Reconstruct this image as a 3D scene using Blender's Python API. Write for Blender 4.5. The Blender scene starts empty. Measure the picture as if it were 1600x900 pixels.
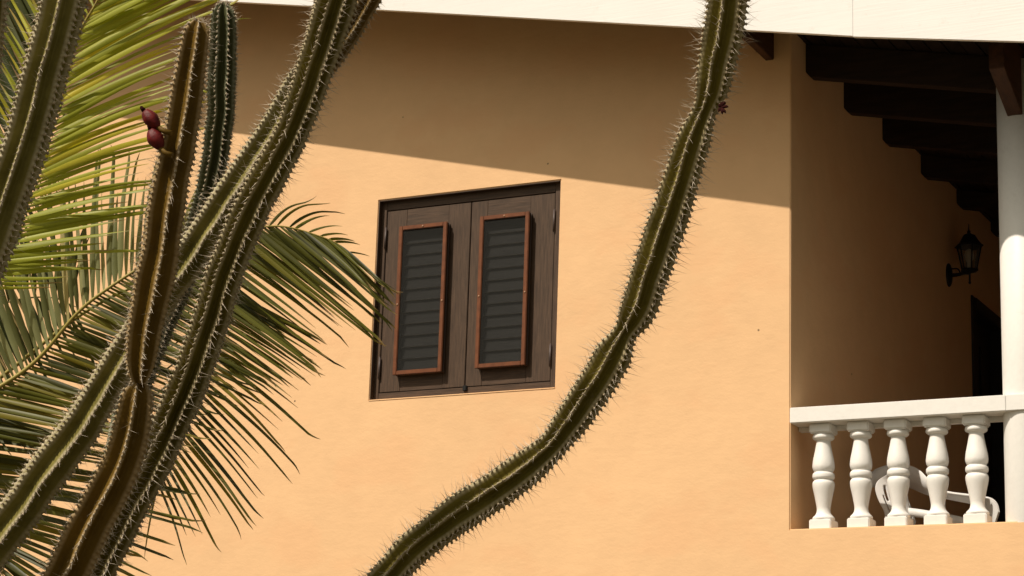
import bpy, bmesh, math, random
import numpy as np
from mathutils import Vector, Matrix
rnd = random.Random(7)
S = bpy.context.scene
COL = S.collection

# ---------------------------------------------------------------- camera, sky, sun, exposure
ZB = 3.55                                   # height of the balcony parapet top
PITCH, ROLL, YAW, FPX = 0.2439, -0.0331, 0.477, 3447.3
CAMP = np.array([4.7773, -13.1874, -1.9494 + ZB])
def camrot():
    cx, sx, cy, sy, cz, sz = math.cos(PITCH), math.sin(PITCH), math.cos(ROLL), math.sin(ROLL), math.cos(YAW), math.sin(YAW)
    Rz = np.array([[cz, -sz, 0], [sz, cz, 0], [0, 0, 1]]); Rx = np.array([[1, 0, 0], [0, cx, -sx], [0, sx, cx]])
    Ry = np.array([[cy, 0, sy], [0, 1, 0], [-sy, 0, cy]])
    return Rz @ Rx @ Ry
CR = camrot()
cd = bpy.data.cameras.new('camera'); cam = bpy.data.objects.new('camera', cd); COL.objects.link(cam)
m3 = np.stack([CR[:, 0], CR[:, 2], -CR[:, 1]], axis=1)
cam.matrix_world = Matrix.Translation(Vector(CAMP)) @ Matrix(m3.tolist()).to_4x4()
cd.sensor_width = 36; cd.lens = FPX / 1600 * 36; cd.clip_end = 500; cd.clip_start = .1
S.camera = cam

SUN = Vector((0.47, 1.0, -1.35)).normalized()       # direction the light travels
elev = math.asin(-SUN.z)
w = bpy.data.worlds.new('World'); S.world = w; w.use_nodes = True
nt = w.node_tree; nt.nodes.clear()
sky = nt.nodes.new('ShaderNodeTexSky'); sky.sky_type = 'NISHITA'; sky.sun_disc = False
sky.sun_elevation = elev; sky.sun_rotation = math.atan2(-SUN.x, -SUN.y)
sky.dust_density = 3.0; sky.air_density = 1.0
hs = nt.nodes.new('ShaderNodeHueSaturation'); hs.inputs['Saturation'].default_value = .25
tint = nt.nodes.new('ShaderNodeMix'); tint.data_type = 'RGBA'; tint.blend_type = 'MULTIPLY'
tint.inputs['Factor'].default_value = 1; tint.inputs['B'].default_value = (1, .93, .76, 1)
bg = nt.nodes.new('ShaderNodeBackground'); bg.inputs['Strength'].default_value = .095
wo = nt.nodes.new('ShaderNodeOutputWorld')
nt.links.new(sky.outputs[0], hs.inputs['Color']); nt.links.new(hs.outputs[0], tint.inputs['A'])
nt.links.new(tint.outputs['Result'], bg.inputs[0]); nt.links.new(bg.outputs[0], wo.inputs[0])
sl = bpy.data.lights.new('sun', 'SUN'); sl.energy = 5.0; sl.angle = math.radians(.53); sl.color = (1, .885, .745)
so = bpy.data.objects.new('sun', sl); COL.objects.link(so)
so.rotation_euler = SUN.to_track_quat('-Z', 'Y').to_euler(); so.location = (-8, -20, 20)
S.view_settings.view_transform = 'Standard'; S.view_settings.look = 'None'; S.view_settings.gamma = 1
S.view_settings.exposure = -0.10

# ---------------------------------------------------------------- pixel helpers (photo pixels -> points in the place)
def ray(px, py):
    return CR @ np.array([(px - 800) / FPX, 1.0, -(py - 450) / FPX])
def onY(px, py, Y):
    d = ray(px, py); return CAMP + d * ((Y - CAMP[1]) / d[1])
def onX(px, py, X):
    d = ray(px, py); return CAMP + d * ((X - CAMP[0]) / d[0])
def atd(px, py, d):
    return CAMP + ray(px, py) * d

# ---------------------------------------------------------------- materials
def mat(name, base=(.5, .5, .5), rough=.6, spec=.3):
    m = bpy.data.materials.new(name); m.use_nodes = True
    b = m.node_tree.nodes['Principled BSDF']
    b.inputs['Base Color'].default_value = (*base, 1); b.inputs['Roughness'].default_value = rough
    b.inputs['Specular IOR Level'].default_value = spec
    return m, m.node_tree, b
def N(t, kind, **kw):
    n = t.nodes.new(kind)
    for k, v in kw.items():
        if k in n.inputs: n.inputs[k].default_value = v
        else: setattr(n, k, v)
    return n
def coords(t, scale=(1, 1, 1), obj=True):
    tc = N(t, 'ShaderNodeTexCoord'); mp = N(t, 'ShaderNodeMapping'); mp.inputs['Scale'].default_value = scale
    if obj == 'world':
        g = N(t, 'ShaderNodeNewGeometry'); t.links.new(g.outputs['Position'], mp.inputs[0])
    else: t.links.new(tc.outputs['Object' if obj else 'UV'], mp.inputs[0])
    return mp.outputs[0]
def noise(t, co, scale, detail=4, rough=.55):
    n = N(t, 'ShaderNodeTexNoise', Scale=scale, Detail=detail, Roughness=rough); t.links.new(co, n.inputs['Vector']); return n.outputs['Fac']
def ramp(t, fac, stops):
    r = N(t, 'ShaderNodeValToRGB'); e = r.color_ramp.elements
    while len(e) < len(stops): e.new(.5)
    for i, (p, c) in enumerate(stops):
        e[i].position = p; e[i].color = (*c, 1) if len(c) == 3 else c
    t.links.new(fac, r.inputs[0]); return r.outputs[0]
def mixc(t, fac, a, b, mode='MIX'):
    m = N(t, 'ShaderNodeMix'); m.data_type = 'RGBA'; m.blend_type = mode
    for s, v in (('Factor', fac), ('A', a), ('B', b)):
        sk = [i for i in m.inputs if i.name == s and (i.type == 'RGBA' or s == 'Factor')]
        sk = sk[0]
        if hasattr(v, 'is_linked'): t.links.new(v, sk)
        elif s == 'Factor': sk.default_value = v
        else: sk.default_value = (*v, 1)
    return [o for o in m.outputs if o.type == 'RGBA'][0]
def math_(t, op, a, b=0.0, clamp=False):
    m = N(t, 'ShaderNodeMath'); m.operation = op; m.use_clamp = clamp
    for i, v in enumerate((a, b)):
        if hasattr(v, 'is_linked'): t.links.new(v, m.inputs[i])
        else: m.inputs[i].default_value = v
    return m.outputs[0]
def bump(t, b, h, strength=.3, dist=.01, prev=None):
    n = N(t, 'ShaderNodeBump', Strength=strength, Distance=dist); t.links.new(h, n.inputs['Height'])
    if prev is not None: t.links.new(prev, n.inputs['Normal'])
    if b is not None: t.links.new(n.outputs[0], b.inputs['Normal'])
    return n.outputs[0]

def stucco(name, base):
    m, t, b = mat(name, base, .85, .2)
    co = coords(t, obj='world')
    big = noise(t, co, .55, 3); mid = noise(t, co, 5, 5, .6); fine = noise(t, co, 70, 4, .6)
    st = coords(t, (1.2, 1.2, 2.2), 'world'); trowel = noise(t, st, 6, 3, .6)
    c1 = tuple(x * .91 for x in base); c2 = tuple(min(1, x * 1.05) for x in base)
    c = ramp(t, big, [(.3, c1), (.7, c2)])
    c = mixc(t, .35, c, ramp(t, mid, [(.3, tuple(x * .88 for x in base)), (.7, c2)]))
    pits = N(t, 'ShaderNodeTexVoronoi', Scale=2.4); t.links.new(co, pits.inputs['Vector'])
    dots = ramp(t, pits.outputs['Distance'], [(.012, (1, 1, 1)), (.022, (0, 0, 0))])
    pt = noise(t, coords(t, (1, 1, 1.6), 'world'), 1.3, 5, .55)
    c = mixc(t, ramp(t, pt, [(.52, (0, 0, 0)), (.60, (.45, .45, .45))]), c, (base[0] * .97, base[1] * .90, base[2] * .88))
    c = mixc(t, dots, c, tuple(x * .25 for x in base))
    # hairline cracks and trowel scuffs
    sc = noise(t, coords(t, (2.0, 2.0, 7.5), 'world'), 3.2, 6, .7)
    line = ramp(t, math_(t, 'ABSOLUTE', math_(t, 'SUBTRACT', sc, .5)), [(.0, (1, 1, 1)), (.006, (0, 0, 0))])
    gate = ramp(t, noise(t, co, 2.3, 2), [(.56, (0, 0, 0)), (.66, (1, 1, 1))])
    lm = math_(t, 'MULTIPLY', line, gate)
    c = mixc(t, math_(t, 'MULTIPLY', lm, .35), c, tuple(x * .62 for x in base))
    t.links.new(c, b.inputs['Base Color'])
    n1 = bump(t, None, trowel, .13, .02)
    n2 = bump(t, None, lm, -.3, .003, n1)
    bump(t, b, fine, .16, .004, n2)
    return m
M = {}
M['wall'] = stucco('orange_stucco', (.77, .50, .278))
M['parapet'] = stucco('weathered_orange_stucco', (.66, .425, .245))
def paint(name, base, grain=(1, 1, 1), gs=30, st=.15, rough=.5):
    m, t, b = mat(name, base, rough, .4)
    co = coords(t, grain, 'world'); n = noise(t, co, gs, 4, .6); big = noise(t, coords(t, obj='world'), 2.5, 4)
    c = mixc(t, .5, ramp(t, big, [(.3, tuple(x * .93 for x in base)), (.7, base)]), ramp(t, n, [(.3, tuple(x * .92 for x in base)), (.6, base)]))
    gr = noise(t, coords(t, obj='world'), 11, 6, .7)
    c = mixc(t, ramp(t, gr, [(.60, (0, 0, 0)), (.78, (.35, .35, .35))]), c, tuple(x * .62 for x in (base[0], base[1] * .95, base[2] * .85)))
    t.links.new(c, b.inputs['Base Color']); bump(t, b, n, st, .004); return m
M['white'] = paint('white_paint', (.80, .79, .765), st=.2, gs=28)
M['white_wood'] = paint('white_board_paint', (.80, .79, .775), (1, 12, 30), 3.0, .22)
M['plastic'] = paint('white_plastic', (.74, .74, .73), gs=5, st=.02, rough=.35)
def wood(name, dark, light, axis=(14, 14, 1), gs=5, rough=.6, st=.4, wear=None):
    m, t, b = mat(name, dark, rough, .3)
    info = N(t, 'ShaderNodeObjectInfo')
    tc = N(t, 'ShaderNodeNewGeometry'); add = N(t, 'ShaderNodeVectorMath'); add.operation = 'ADD'
    t.links.new(tc.outputs['Position'], add.inputs[0])
    cb = N(t, 'ShaderNodeCombineXYZ'); t.links.new(math_(t, 'MULTIPLY', info.outputs['Random'], 9), cb.inputs[0]); t.links.new(cb.outputs[0], add.inputs[1])
    mp = N(t, 'ShaderNodeMapping'); mp.inputs['Scale'].default_value = axis; t.links.new(add.outputs[0], mp.inputs[0])
    g = noise(t, mp.outputs[0], gs, 6, .62)
    c = ramp(t, g, [(.3, dark), (.68, light)])
    if wear:
        wn = noise(t, mp.outputs[0], gs * 1.4, 5, .7); c = mixc(t, ramp(t, wn, [(.68, (0, 0, 0)), (.8, (.7, .7, .7))]), c, wear)
    t.links.new(c, b.inputs['Base Color']); bump(t, b, g, st, .003); return m
WD, WL, WW = (.034, .019, .010), (.086, .050, .029), (.26, .20, .14)
M['shutter_v'] = wood('weathered_brown_wood_upright', WD, WL, (16, 16, 1.2), 5, wear=WW)
M['shutter_h'] = wood('weathered_brown_wood_level', WD, WL, (1.2, 16, 16), 5, wear=WW)
M['orange'] = wood('orange_brown_varnish', (.105, .034, .013), (.175, .058, .021), (3, 3, 3), 6, .4, .1)
M['slat'] = wood('grey_louvre_wood', (.028, .028, .026), (.060, .058, .053), (1.5, 14, 14), 6, st=.3)
M['slat_edge'] = wood('worn_lit_louvre_edge', (.30, .29, .24), (.55, .52, .45), (3, 14, 14), 6, st=.3)  # pale lip: light caught on the slats' worn front edges, painted in
M['beam'] = wood('dark_stained_beam', (.012, .007, .005), (.035, .018, .011), (1, 8, 8), 4)
M['tail'] = wood('brown_stained_beam', (.035, .014, .006), (.075, .03, .013), (8, 1, 8), 4)
M['soffit'] = wood('dark_soffit_board', (.012, .007, .005), (.03, .016, .01), (8, 1, 8), 4)
M['door'] = wood('very_dark_door_wood', (.010, .007, .006), (.022, .016, .013), (8, 8, 1), 4)
M['iron'] = mat('black_cast_iron', (.007, .007, .007), .5, .25)[0]
M['steel'] = mat('dull_steel', (.16, .13, .11), .45, .5)[0]
M['hinge'] = mat('brown_painted_hinge', (.07, .05, .045), .5, .4)[0]
M['brass'] = mat('coppery_screw', (.32, .17, .09), .4, .6)[0]
m, t, b = mat('dark_insect_screen', (.028, .028, .026), .85, .1)
tr = N(t, 'ShaderNodeBsdfTransparent'); mx = N(t, 'ShaderNodeMixShader'); mx.inputs[0].default_value = .40
t.links.new(tr.outputs[0], mx.inputs[1]); t.links.new(b.outputs[0], mx.inputs[2]); t.links.new(mx.outputs[0], t.nodes['Material Output'].inputs[0])
M['mesh'] = m
m, t, b = mat('lantern_glass', (.5, .5, .48), .1, .5)
tr = N(t, 'ShaderNodeBsdfTransparent'); tr.inputs[0].default_value = (.7, .68, .62, 1); mx = N(t, 'ShaderNodeMixShader'); mx.inputs[0].default_value = .12
t.links.new(tr.outputs[0], mx.inputs[1]); t.links.new(b.outputs[0], mx.inputs[2]); t.links.new(mx.outputs[0], t.nodes['Material Output'].inputs[0])
M['glass'] = m
M['bulb'] = mat('frosted_bulb', (.8, .76, .66), .35, .5)[0]
def ground_mat():
    m, t, b = mat('sandy_ground', (.11, .09, .055), .95, .1)
    co = coords(t, obj='world'); n = noise(t, co, 1.2, 6); n2 = noise(t, co, 25, 4)
    c = mixc(t, .5, ramp(t, n, [(.3, (.09, .075, .04)), (.7, (.14, .115, .07))]), ramp(t, n2, [(.3, (.075, .07, .04)), (.7, (.13, .11, .075))]))
    t.links.new(c, b.inputs['Base Color']); bump(t, b, n2, .5, .03); return m
M['ground'] = ground_mat()
M['tile'] = paint('pale_floor_tile', (.55, .46, .35))

def cactus_mat(name, c_dark, c_light, crest, brown=.3):
    m, t, b = mat(name, c_dark, .6, .15)
    co = coords(t, obj='world'); n = noise(t, co, 9, 5, .6); f = noise(t, co, 90, 4, .6)
    at = N(t, 'ShaderNodeAttribute', attribute_name='crest'); 
    c = ramp(t, n, [(.3, c_dark), (.7, c_light)])
    scar = ramp(t, noise(t, co, 22, 5, .7), [(.60, (0, 0, 0)), (.72, (brown, brown, brown))])
    c = mixc(t, scar, c, (.20, .155, .10))
    c = mixc(t, ramp(t, f, [(.3, (0, 0, 0)), (.8, (.35, .35, .35))]), c, c_light)
    cr = math_(t, 'MULTIPLY', at.outputs['Fac'], ramp(t, f, [(.25, (.55, .55, .55)), (.6, (1, 1, 1))]))
    c = mixc(t, cr, c, crest)
    t.links.new(c, b.inputs['Base Color']); bump(t, b, f, .35, .003)
    return m
M['cactus'] = cactus_mat('olive_cactus_skin', (.066, .052, .006), (.155, .124, .020), (.47, .40, .26))
M['cactus_pale'] = cactus_mat('pale_cactus_skin', (.090, .076, .012), (.23, .20, .055), (.48, .42, .30))
M['cactus_green'] = cactus_mat('green_cactus_skin', (.032, .035, .012), (.066, .070, .026), (.26, .26, .18), .1)
M['cactus_brown'] = cactus_mat('brownish_cactus_skin', (.072, .040, .004), (.140, .082, .010), (.46, .34, .19))
m, t, b = mat('pale_spines', (.56, .49, .40), .6, .3)
n = noise(t, coords(t, obj='world'), 60, 2); t.links.new(ramp(t, n, [(.35, (.32, .25, .18)), (.6, (.68, .60, .49))]), b.inputs['Base Color'])
M['spine'] = m
m, t, b = mat('felty_areole', (.42, .35, .25), .9, .1); M['areole'] = m
m, t, b = mat('dark_red_fruit', (.05, .006, .008), .55, .25)
n = noise(t, coords(t, obj='world'), 60, 4); t.links.new(ramp(t, n, [(.3, (.045, .003, .005)), (.7, (.17, .010, .008))]), b.inputs['Base Color']); bump(t, b, n, .5, .004)
M['fruit'] = m
M['dry'] = mat('withered_flower', (.03, .008, .007), .9, .05)[0]

def leaf_mat(name, c1, c2, dry=(.34, .24, .10), tipstart=.80, trans=.45):
    m, t, b = mat(name, c1, .45, .35)
    info = N(t, 'ShaderNodeObjectInfo'); at = N(t, 'ShaderNodeAttribute', attribute_name='along'); ar = N(t, 'ShaderNodeAttribute', attribute_name='leafrand')
    co = coords(t, obj='world'); n = noise(t, co, 7, 3)
    r = math_(t, 'FRACT', math_(t, 'ADD', info.outputs['Random'], ar.outputs['Fac']))
    f = math_(t, 'ADD', math_(t, 'MULTIPLY', r, .6), math_(t, 'MULTIPLY', n, .4))
    c = ramp(t, f, [(.2, c1), (.8, c2)])
    d = math_(t, 'ADD', at.outputs['Fac'], math_(t, 'MULTIPLY', math_(t, 'SUBTRACT', r, .5), .25))
    c = mixc(t, ramp(t, d, [(tipstart, (0, 0, 0)), (min(.99, tipstart + .14), (1, 1, 1))]), c, dry)
    yl = ramp(t, r, [(.80, (0, 0, 0)), (.95, (.6, .6, .6))]); c = mixc(t, yl, c, (c2[0] * 1.5, c2[1] * 1.15, c2[2]))
    t.links.new(c, b.inputs['Base Color'])
    tl = N(t, 'ShaderNodeBsdfTranslucent'); t.links.new(mixc(t, 1.0, c, (1.0, 1.0, .5), 'MULTIPLY'), tl.inputs[0])
    mx = N(t, 'ShaderNodeMixShader'); mx.inputs[0].default_value = trans
    t.links.new(b.outputs[0], mx.inputs[1]); t.links.new(tl.outputs[0], mx.inputs[2]); t.links.new(mx.outputs[0], t.nodes['Material Output'].inputs[0])
    return m
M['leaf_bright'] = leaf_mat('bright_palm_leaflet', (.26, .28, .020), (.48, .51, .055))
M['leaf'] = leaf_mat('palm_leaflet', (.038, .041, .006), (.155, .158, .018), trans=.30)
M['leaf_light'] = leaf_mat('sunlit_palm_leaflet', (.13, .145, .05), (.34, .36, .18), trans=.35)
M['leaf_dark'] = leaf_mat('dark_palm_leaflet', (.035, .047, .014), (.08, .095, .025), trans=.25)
M['rachis'] = mat('yellow_palm_midrib', (.30, .24, .05), .45, .4)[0]
M['trunk'] = wood('grey_palm_bark', (.12, .09, .06), (.26, .21, .15), (2, 2, 18), 3, .9, .8)

# ---------------------------------------------------------------- object helpers
def link(o, parent=None):
    COL.objects.link(o)
    if parent is not None:
        o.parent = parent; o.matrix_parent_inverse = Matrix.Translation(-Vector(parent['_org'] if '_org' in parent else (0, 0, 0)))
    return o
def thing(name, label, cat, loc=(0, 0, 0), group=None):
    o = bpy.data.objects.new(name, None); COL.objects.link(o); o.location = loc; o.empty_display_size = .1
    o['_org'] = tuple(float(v) for v in loc); o['label'] = label; o['category'] = cat
    if group: o['group'] = group
    return o
def obj(name, bm, material, parent=None, smooth=False, label=None):
    me = bpy.data.meshes.new(name); bm.normal_update(); bm.to_mesh(me); bm.free()
    me.materials.append(material)
    if smooth: me.polygons.foreach_set('use_smooth', [True] * len(me.polygons))
    o = bpy.data.objects.new(name, me); link(o, parent)
    if label: o['label'] = label
    return o
def npobj(name, V, F, material, parent=None, smooth=True, attrs=None):
    me = bpy.data.meshes.new(name); V = np.asarray(V, np.float32); F = np.asarray(F, np.int32)
    k = F.shape[1]
    me.vertices.add(len(V)); me.vertices.foreach_set('co', V.ravel())
    me.loops.add(F.size); me.loops.foreach_set('vertex_index', F.ravel())
    me.polygons.add(len(F)); me.polygons.foreach_set('loop_start', np.arange(0, F.size, k, dtype=np.int32))
    me.polygons.foreach_set('use_smooth', np.full(len(F), smooth))
    me.update(calc_edges=True)
    for n_, a in (attrs or {}).items():
        at = me.attributes.new(n_, 'FLOAT', 'POINT'); at.data.foreach_set('value', np.asarray(a, np.float32))
    me.materials.append(material)
    o = bpy.data.objects.new(name, me); link(o, parent); return o
def hexa(bm, P):                            # P: 8 corners, 0-3 bottom ring, 4-7 top ring
    v = [bm.verts.new(Vector(p)) for p in P]
    for f in ((3, 2, 1, 0), (4, 5, 6, 7), (0, 1, 5, 4), (1, 2, 6, 5), (2, 3, 7, 6), (3, 0, 4, 7)): bm.faces.new([v[i] for i in f])
    return v
def box(bm, x0, x1, y0, y1, z0, z1, bev=0):
    v = hexa(bm, [(x0, y0, z0), (x1, y0, z0), (x1, y1, z0), (x0, y1, z0), (x0, y0, z1), (x1, y0, z1), (x1, y1, z1), (x0, y1, z1)])
    if bev:
        es = {e for q in v for e in q.link_edges}; bmesh.ops.bevel(bm, geom=list(es), offset=bev, segments=2, affect='EDGES', clamp_overlap=True)
def bevel_all(bm, w_, seg=2):
    bmesh.ops.bevel(bm, geom=list(bm.edges), offset=w_, segments=seg, affect='EDGES', clamp_overlap=True)
def B(*a, bev=0):
    bm = bmesh.new(); box(bm, *a, bev=bev); return bm
def lathe(bm, prof, cx, cy, n=32):
    rings = []
    for r, z in prof:
        rings.append([bm.verts.new((cx + r * math.cos(2 * math.pi * i / n), cy + r * math.sin(2 * math.pi * i / n), z)) for i in range(n)])
    for a, b_ in zip(rings, rings[1:]):
        for i in range(n):
            f = bm.faces.new((a[i], a[(i + 1) % n], b_[(i + 1) % n], b_[i])); f.smooth = True
    bm.faces.new(rings[0][::-1]); bm.faces.new(rings[-1])
def catmull(P, n):
    P = np.asarray(P, float); P = np.vstack([2 * P[0] - P[1], P, 2 * P[-1] - P[-2]]); out = []
    for i in range(1, len(P) - 2):
        for k in range(n):
            u = k / n; a, b_, c, d = P[i - 1], P[i], P[i + 1], P[i + 2]
            out.append(.5 * ((2 * b_) + (-a + c) * u + (2 * a - 5 * b_ + 4 * c - d) * u * u + (-a + 3 * b_ - 3 * c + d) * u ** 3))
    out.append(P[-2]); return np.array(out)
def tube(bm, pts, rads, n=8, cap=True):
    pts = [Vector(p) for p in pts]; up = Vector((0, 0, 1)); rings = []
    t0 = (pts[1] - pts[0]).normalized(); u = t0.cross(up if abs(t0.z) < .9 else Vector((1, 0, 0))).normalized()
    for i, p in enumerate(pts):
        tt = (pts[min(i + 1, len(pts) - 1)] - pts[max(i - 1, 0)]).normalized(); u = (u - tt * u.dot(tt)).normalized(); v = tt.cross(u)
        r = rads[i] if hasattr(rads, '__len__') else rads
        rings.append([bm.verts.new(p + (u * math.cos(2 * math.pi * k / n) + v * math.sin(2 * math.pi * k / n)) * r) for k in range(n)])
    for a, b_ in zip(rings, rings[1:]):
        for i in range(n): bm.faces.new((a[i], a[(i + 1) % n], b_[(i + 1) % n], b_[i])).smooth = True
    if cap: bm.faces.new(rings[0][::-1]); bm.faces.new(rings[-1])

# ================================================================ SETTING
bm = bmesh.new(); R_ = 220
vs = [bm.verts.new(p) for p in ((-R_, -R_, 0), (R_, -R_, 0), (R_, R_, 0), (-R_, R_, 0))]; bm.faces.new(vs)
g = obj('ground', bm, M['ground']); g['kind'] = 'structure'

house = thing('house', 'orange stucco house with white eave board, shuttered window and balcony', 'house', (-1.5, 0, 0))

# --- rake geometry: two painted boards, each a little different in slope
DE = 0.77                                   # overhang of the gable boards
OVS = .024                                   # overhang shrinks a little towards the left
FL1 = onY(1335, 58.5, -DE)
FL0 = onY(299, 0, -DE + OVS * 4.6)
FR0, FR1 = onY(1333, 59.8, -DE), onY(1600, 67.5, -DE)
sl_ = (FL1[2] - FL0[2]) / (FL1[0] - FL0[0])              # slope of the gable
def rake(x): return FL1[2] + sl_ * (x - FL1[0])
SOF = onY(1340, 58, .15)                                  # a point of the soffit
def sof(x): return SOFZ + sl_ * x
SOFZ = onY(1400, 71.5, .20)[2] - sl_ * onY(1400, 71.5, .20)[0]
XL, XR = -9.0, 3.6

# --- facade wall with the window opening
WX0, WX1, WZ0, WZ1 = -3.1446, -1.6879, ZB + 1.0191, ZB + 2.4891
def wall_grid(xs, zs, y0, y1, skip, ztop=None):
    bm = bmesh.new(); V = {}
    def v(i, j, y):
        k = (i, j, y)
        if k not in V:
            z = zs[j] if not (ztop and j == len(zs) - 1) else ztop(xs[i]); V[k] = bm.verts.new((xs[i], y, z))
        return V[k]
    nx, nz = len(xs) - 1, len(zs) - 1
    for i in range(nx):
        for j in range(nz):
            if (i, j) in skip: continue
            bm.faces.new((v(i, j, y0), v(i + 1, j, y0), v(i + 1, j + 1, y0), v(i, j + 1, y0)))
            bm.faces.new((v(i, j, y1), v(i, j + 1, y1), v(i + 1, j + 1, y1), v(i + 1, j, y1)))
            for di, dj, a, b_ in ((-1, 0, (i, j), (i, j + 1)), (1, 0, (i + 1, j + 1), (i + 1, j)), (0, -1, (i + 1, j), (i, j)), (0, 1, (i, j + 1), (i + 1, j + 1))):
                q = (i + di, j + dj)
                if q in skip or not (0 <= q[0] < nx and 0 <= q[1] < nz):
                    bm.faces.new((v(*a, y0), v(*b_, y0), v(*b_, y1), v(*a, y1)))
    bmesh.ops.recalc_face_normals(bm, faces=bm.faces)
    es = [e for e in bm.edges if len(e.link_faces) == 2 and e.calc_face_angle(0) > 1.0 and max(q.co.y for q in e.verts) < y0 + .1]
    bmesh.ops.bevel(bm, geom=es, offset=.007, segments=3, affect='EDGES', clamp_overlap=True)
    return bm
bm = wall_grid([XL, WX0, WX1, 0, XR], [-.05, ZB, WZ0, WZ1, 7], 0, .24, {(1, 2), (3, 1), (3, 2), (3, 3)}, lambda x: sof(x) + .02)
obj('wall', bm, M['wall'], house, label='broad sunlit orange stucco wall around the shuttered window')
# side wall of the balcony, door opening in it
DP = onX(1516.5, 461, 0); dY, dZ = DP[1], DP[2]
YB = 6.2; FLZ = ZB - .16
bm = bmesh.new()
for a in ((-.24, 0, .24, dY, -.05), (-.24, 0, dY + 1.05, YB, -.05)):
    x0, x1, y0, y1, z0 = a
    hexa(bm, [(x0, y0, z0), (x1, y0, z0), (x1, y1, z0), (x0, y1, z0), (x0, y0, sof(x0)), (x1, y0, sof(x1)), (x1, y1, sof(x1)), (x0, y1, sof(x0))])
x0, x1, y0, y1 = -.24, 0, dY, dY + 1.05
hexa(bm, [(x0, y0, dZ), (x1, y0, dZ), (x1, y1, dZ), (x0, y1, dZ), (x0, y0, sof(x0)), (x1, y0, sof(x1)), (x1, y1, sof(x1)), (x0, y1, sof(x0))])
obj('side_wall', bm, M['wall'], house, label='shaded orange side wall inside the balcony')
obj('back_wall', B(-.24, XR, YB, YB + .2, -.05, 8), M['wall'], house)
bm = bmesh.new(); box(bm, XR, XR + .24, 0, YB + .2, -.05, 8); obj('end_wall', bm, M['wall'], house)
obj('balcony_floor', B(0, XR, .24, YB, FLZ - .2, FLZ), M['tile'], house)
# door
door = obj('door', B(-.16, -.10, dY + .10, dY + .95, FLZ, dZ - .10, bev=.004), M['door'], house, label='very dark wooden door beside the lantern')
bm = bmesh.new(); box(bm, -.2, .018, dY - .0, dY + .10, FLZ, dZ, bev=.004); obj('door_jamb', bm, M['door'], door)
bm = bmesh.new(); box(bm, -.2, .018, dY + .95, dY + 1.05, FLZ, dZ, bev=.004); obj('door_jamb', bm, M['door'], door)
bm = bmesh.new(); box(bm, -.2, .024, dY + .102, dY + .948, dZ - .10, dZ, bev=.004); obj('door_head', bm, M['door'], door)
for k in range(2):
    bm = bmesh.new(); box(bm, -.102, -.085, dY + .2 + .40 * k, dY + .52 + .40 * k - .04, FLZ + .25, dZ - .3, bev=.006); obj('door_panel', bm, M['door'], door)

# --- column and its beam
CX, CY, CRR = 1.3765 + .15, .15, .15
CX = onY(1565, 480, .15)[0] + CRR * 1.0
bm = bmesh.new(); lathe(bm, [(CRR * 1.0, 0), (CRR, ZB + 1.0), (CRR, sof(CX) - .1)], CX, CY, 64)
# fine vertical sampling keeps the round shading clean
obj('column', bm, M['white'], house, label='round white balcony column')
# --- roof
roof = obj('roof', B(XL, XR + .3, -DE, -DE + .01, 9, 9.01), M['soffit'], house)   # replaced below by the deck
me = roof.data; bm = bmesh.new()
hexa(bm, [(XL, -DE + .03, sof(XL) + .03), (XR + .3, -DE + .03, sof(XR + .3) + .03), (XR + .3, YB + .4, sof(XR + .3) + .03), (XL, YB + .4, sof(XL) + .03),
          (XL, -DE + .03, sof(XL) + .16), (XR + .3, -DE + .03, sof(XR + .3) + .16), (XR + .3, YB + .4, sof(XR + .3) + .16), (XL, YB + .4, sof(XL) + .16)])
bm.to_mesh(me); bm.free(); roof['label'] = 'gently sloping roof with dark soffit and white gable board'
def board(p0, p1, h0, h1, y0, y1, m_, name, bev=.003, label=None):
    bm = bmesh.new(); a, b_ = p0[1], p1[1]
    hexa(bm, [(p0[0], y0 + a, p0[2]), (p1[0], y0 + b_, p1[2]), (p1[0], y1 + b_, p1[2]), (p0[0], y1 + a, p0[2]), (p0[0], y0 + a, p0[2] + h0), (p1[0], y0 + b_, p1[2] + h1), (p1[0], y1 + b_, p1[2] + h1), (p0[0], y1 + a, p0[2] + h0)])
    bevel_all(bm, bev); return obj(name, bm, m_, roof, label=label)
ext = np.array([XL, OVS * (FL1[0] - XL), rake(XL)])
jx = FL1[0]
board(ext, (jx - .0006, 0, rake(jx - .0006)), .36, .36, -DE - .028, -DE, M['white_wood'], 'fascia_board', .0015, label='long white gable board left of the joint')
srr = (FR1[2] - FR0[2]) / (FR1[0] - FR0[0])
board((jx + .0006, 0, FR0[2]), (XR + .3, 0, FR0[2] + srr * (XR + .3 - jx)), .36, .36, -DE - .028, -DE, M['white_wood'], 'fascia_board', .0015, label='right white gable board set a touch lower')
# thin drip strip behind the boards' lower edge
# soffit planks running back under the roof, each its own piece
x = -1.4
while x < XR + .2:
    wd = .118; bm = bmesh.new(); e = .004 + rnd.random() * .004
    z0, z1 = sof(x), sof(x + wd)
    yb = YB if x > -.1 else .0
    hexa(bm, [(x + .003, -DE + .005, z0 + e), (x + wd - .003, -DE + .005, z1 + e), (x + wd - .003, YB, z1 + e), (x + .003, YB, z0 + e),
              (x + .003, -DE + .005, z0 + .028), (x + wd - .003, -DE + .005, z1 + .028), (x + wd - .003, YB, z1 + .028), (x + .003, YB, z0 + .028)])
    obj('soffit_board', bm, M['soffit'], roof); x += wd + .002
bm = bmesh.new(); hexa(bm, [(XL, -DE + .005, sof(XL)), (-1.402, -DE + .005, sof(-1.402)), (-1.402, YB, sof(-1.402)), (XL, YB, sof(XL)),
          (XL, -DE + .005, sof(XL) + .028), (-1.402, -DE + .005, sof(-1.402) + .028), (-1.402, YB, sof(-1.402) + .028), (XL, YB, sof(XL) + .028)])
obj('soffit', bm, M['soffit'], roof)
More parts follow.
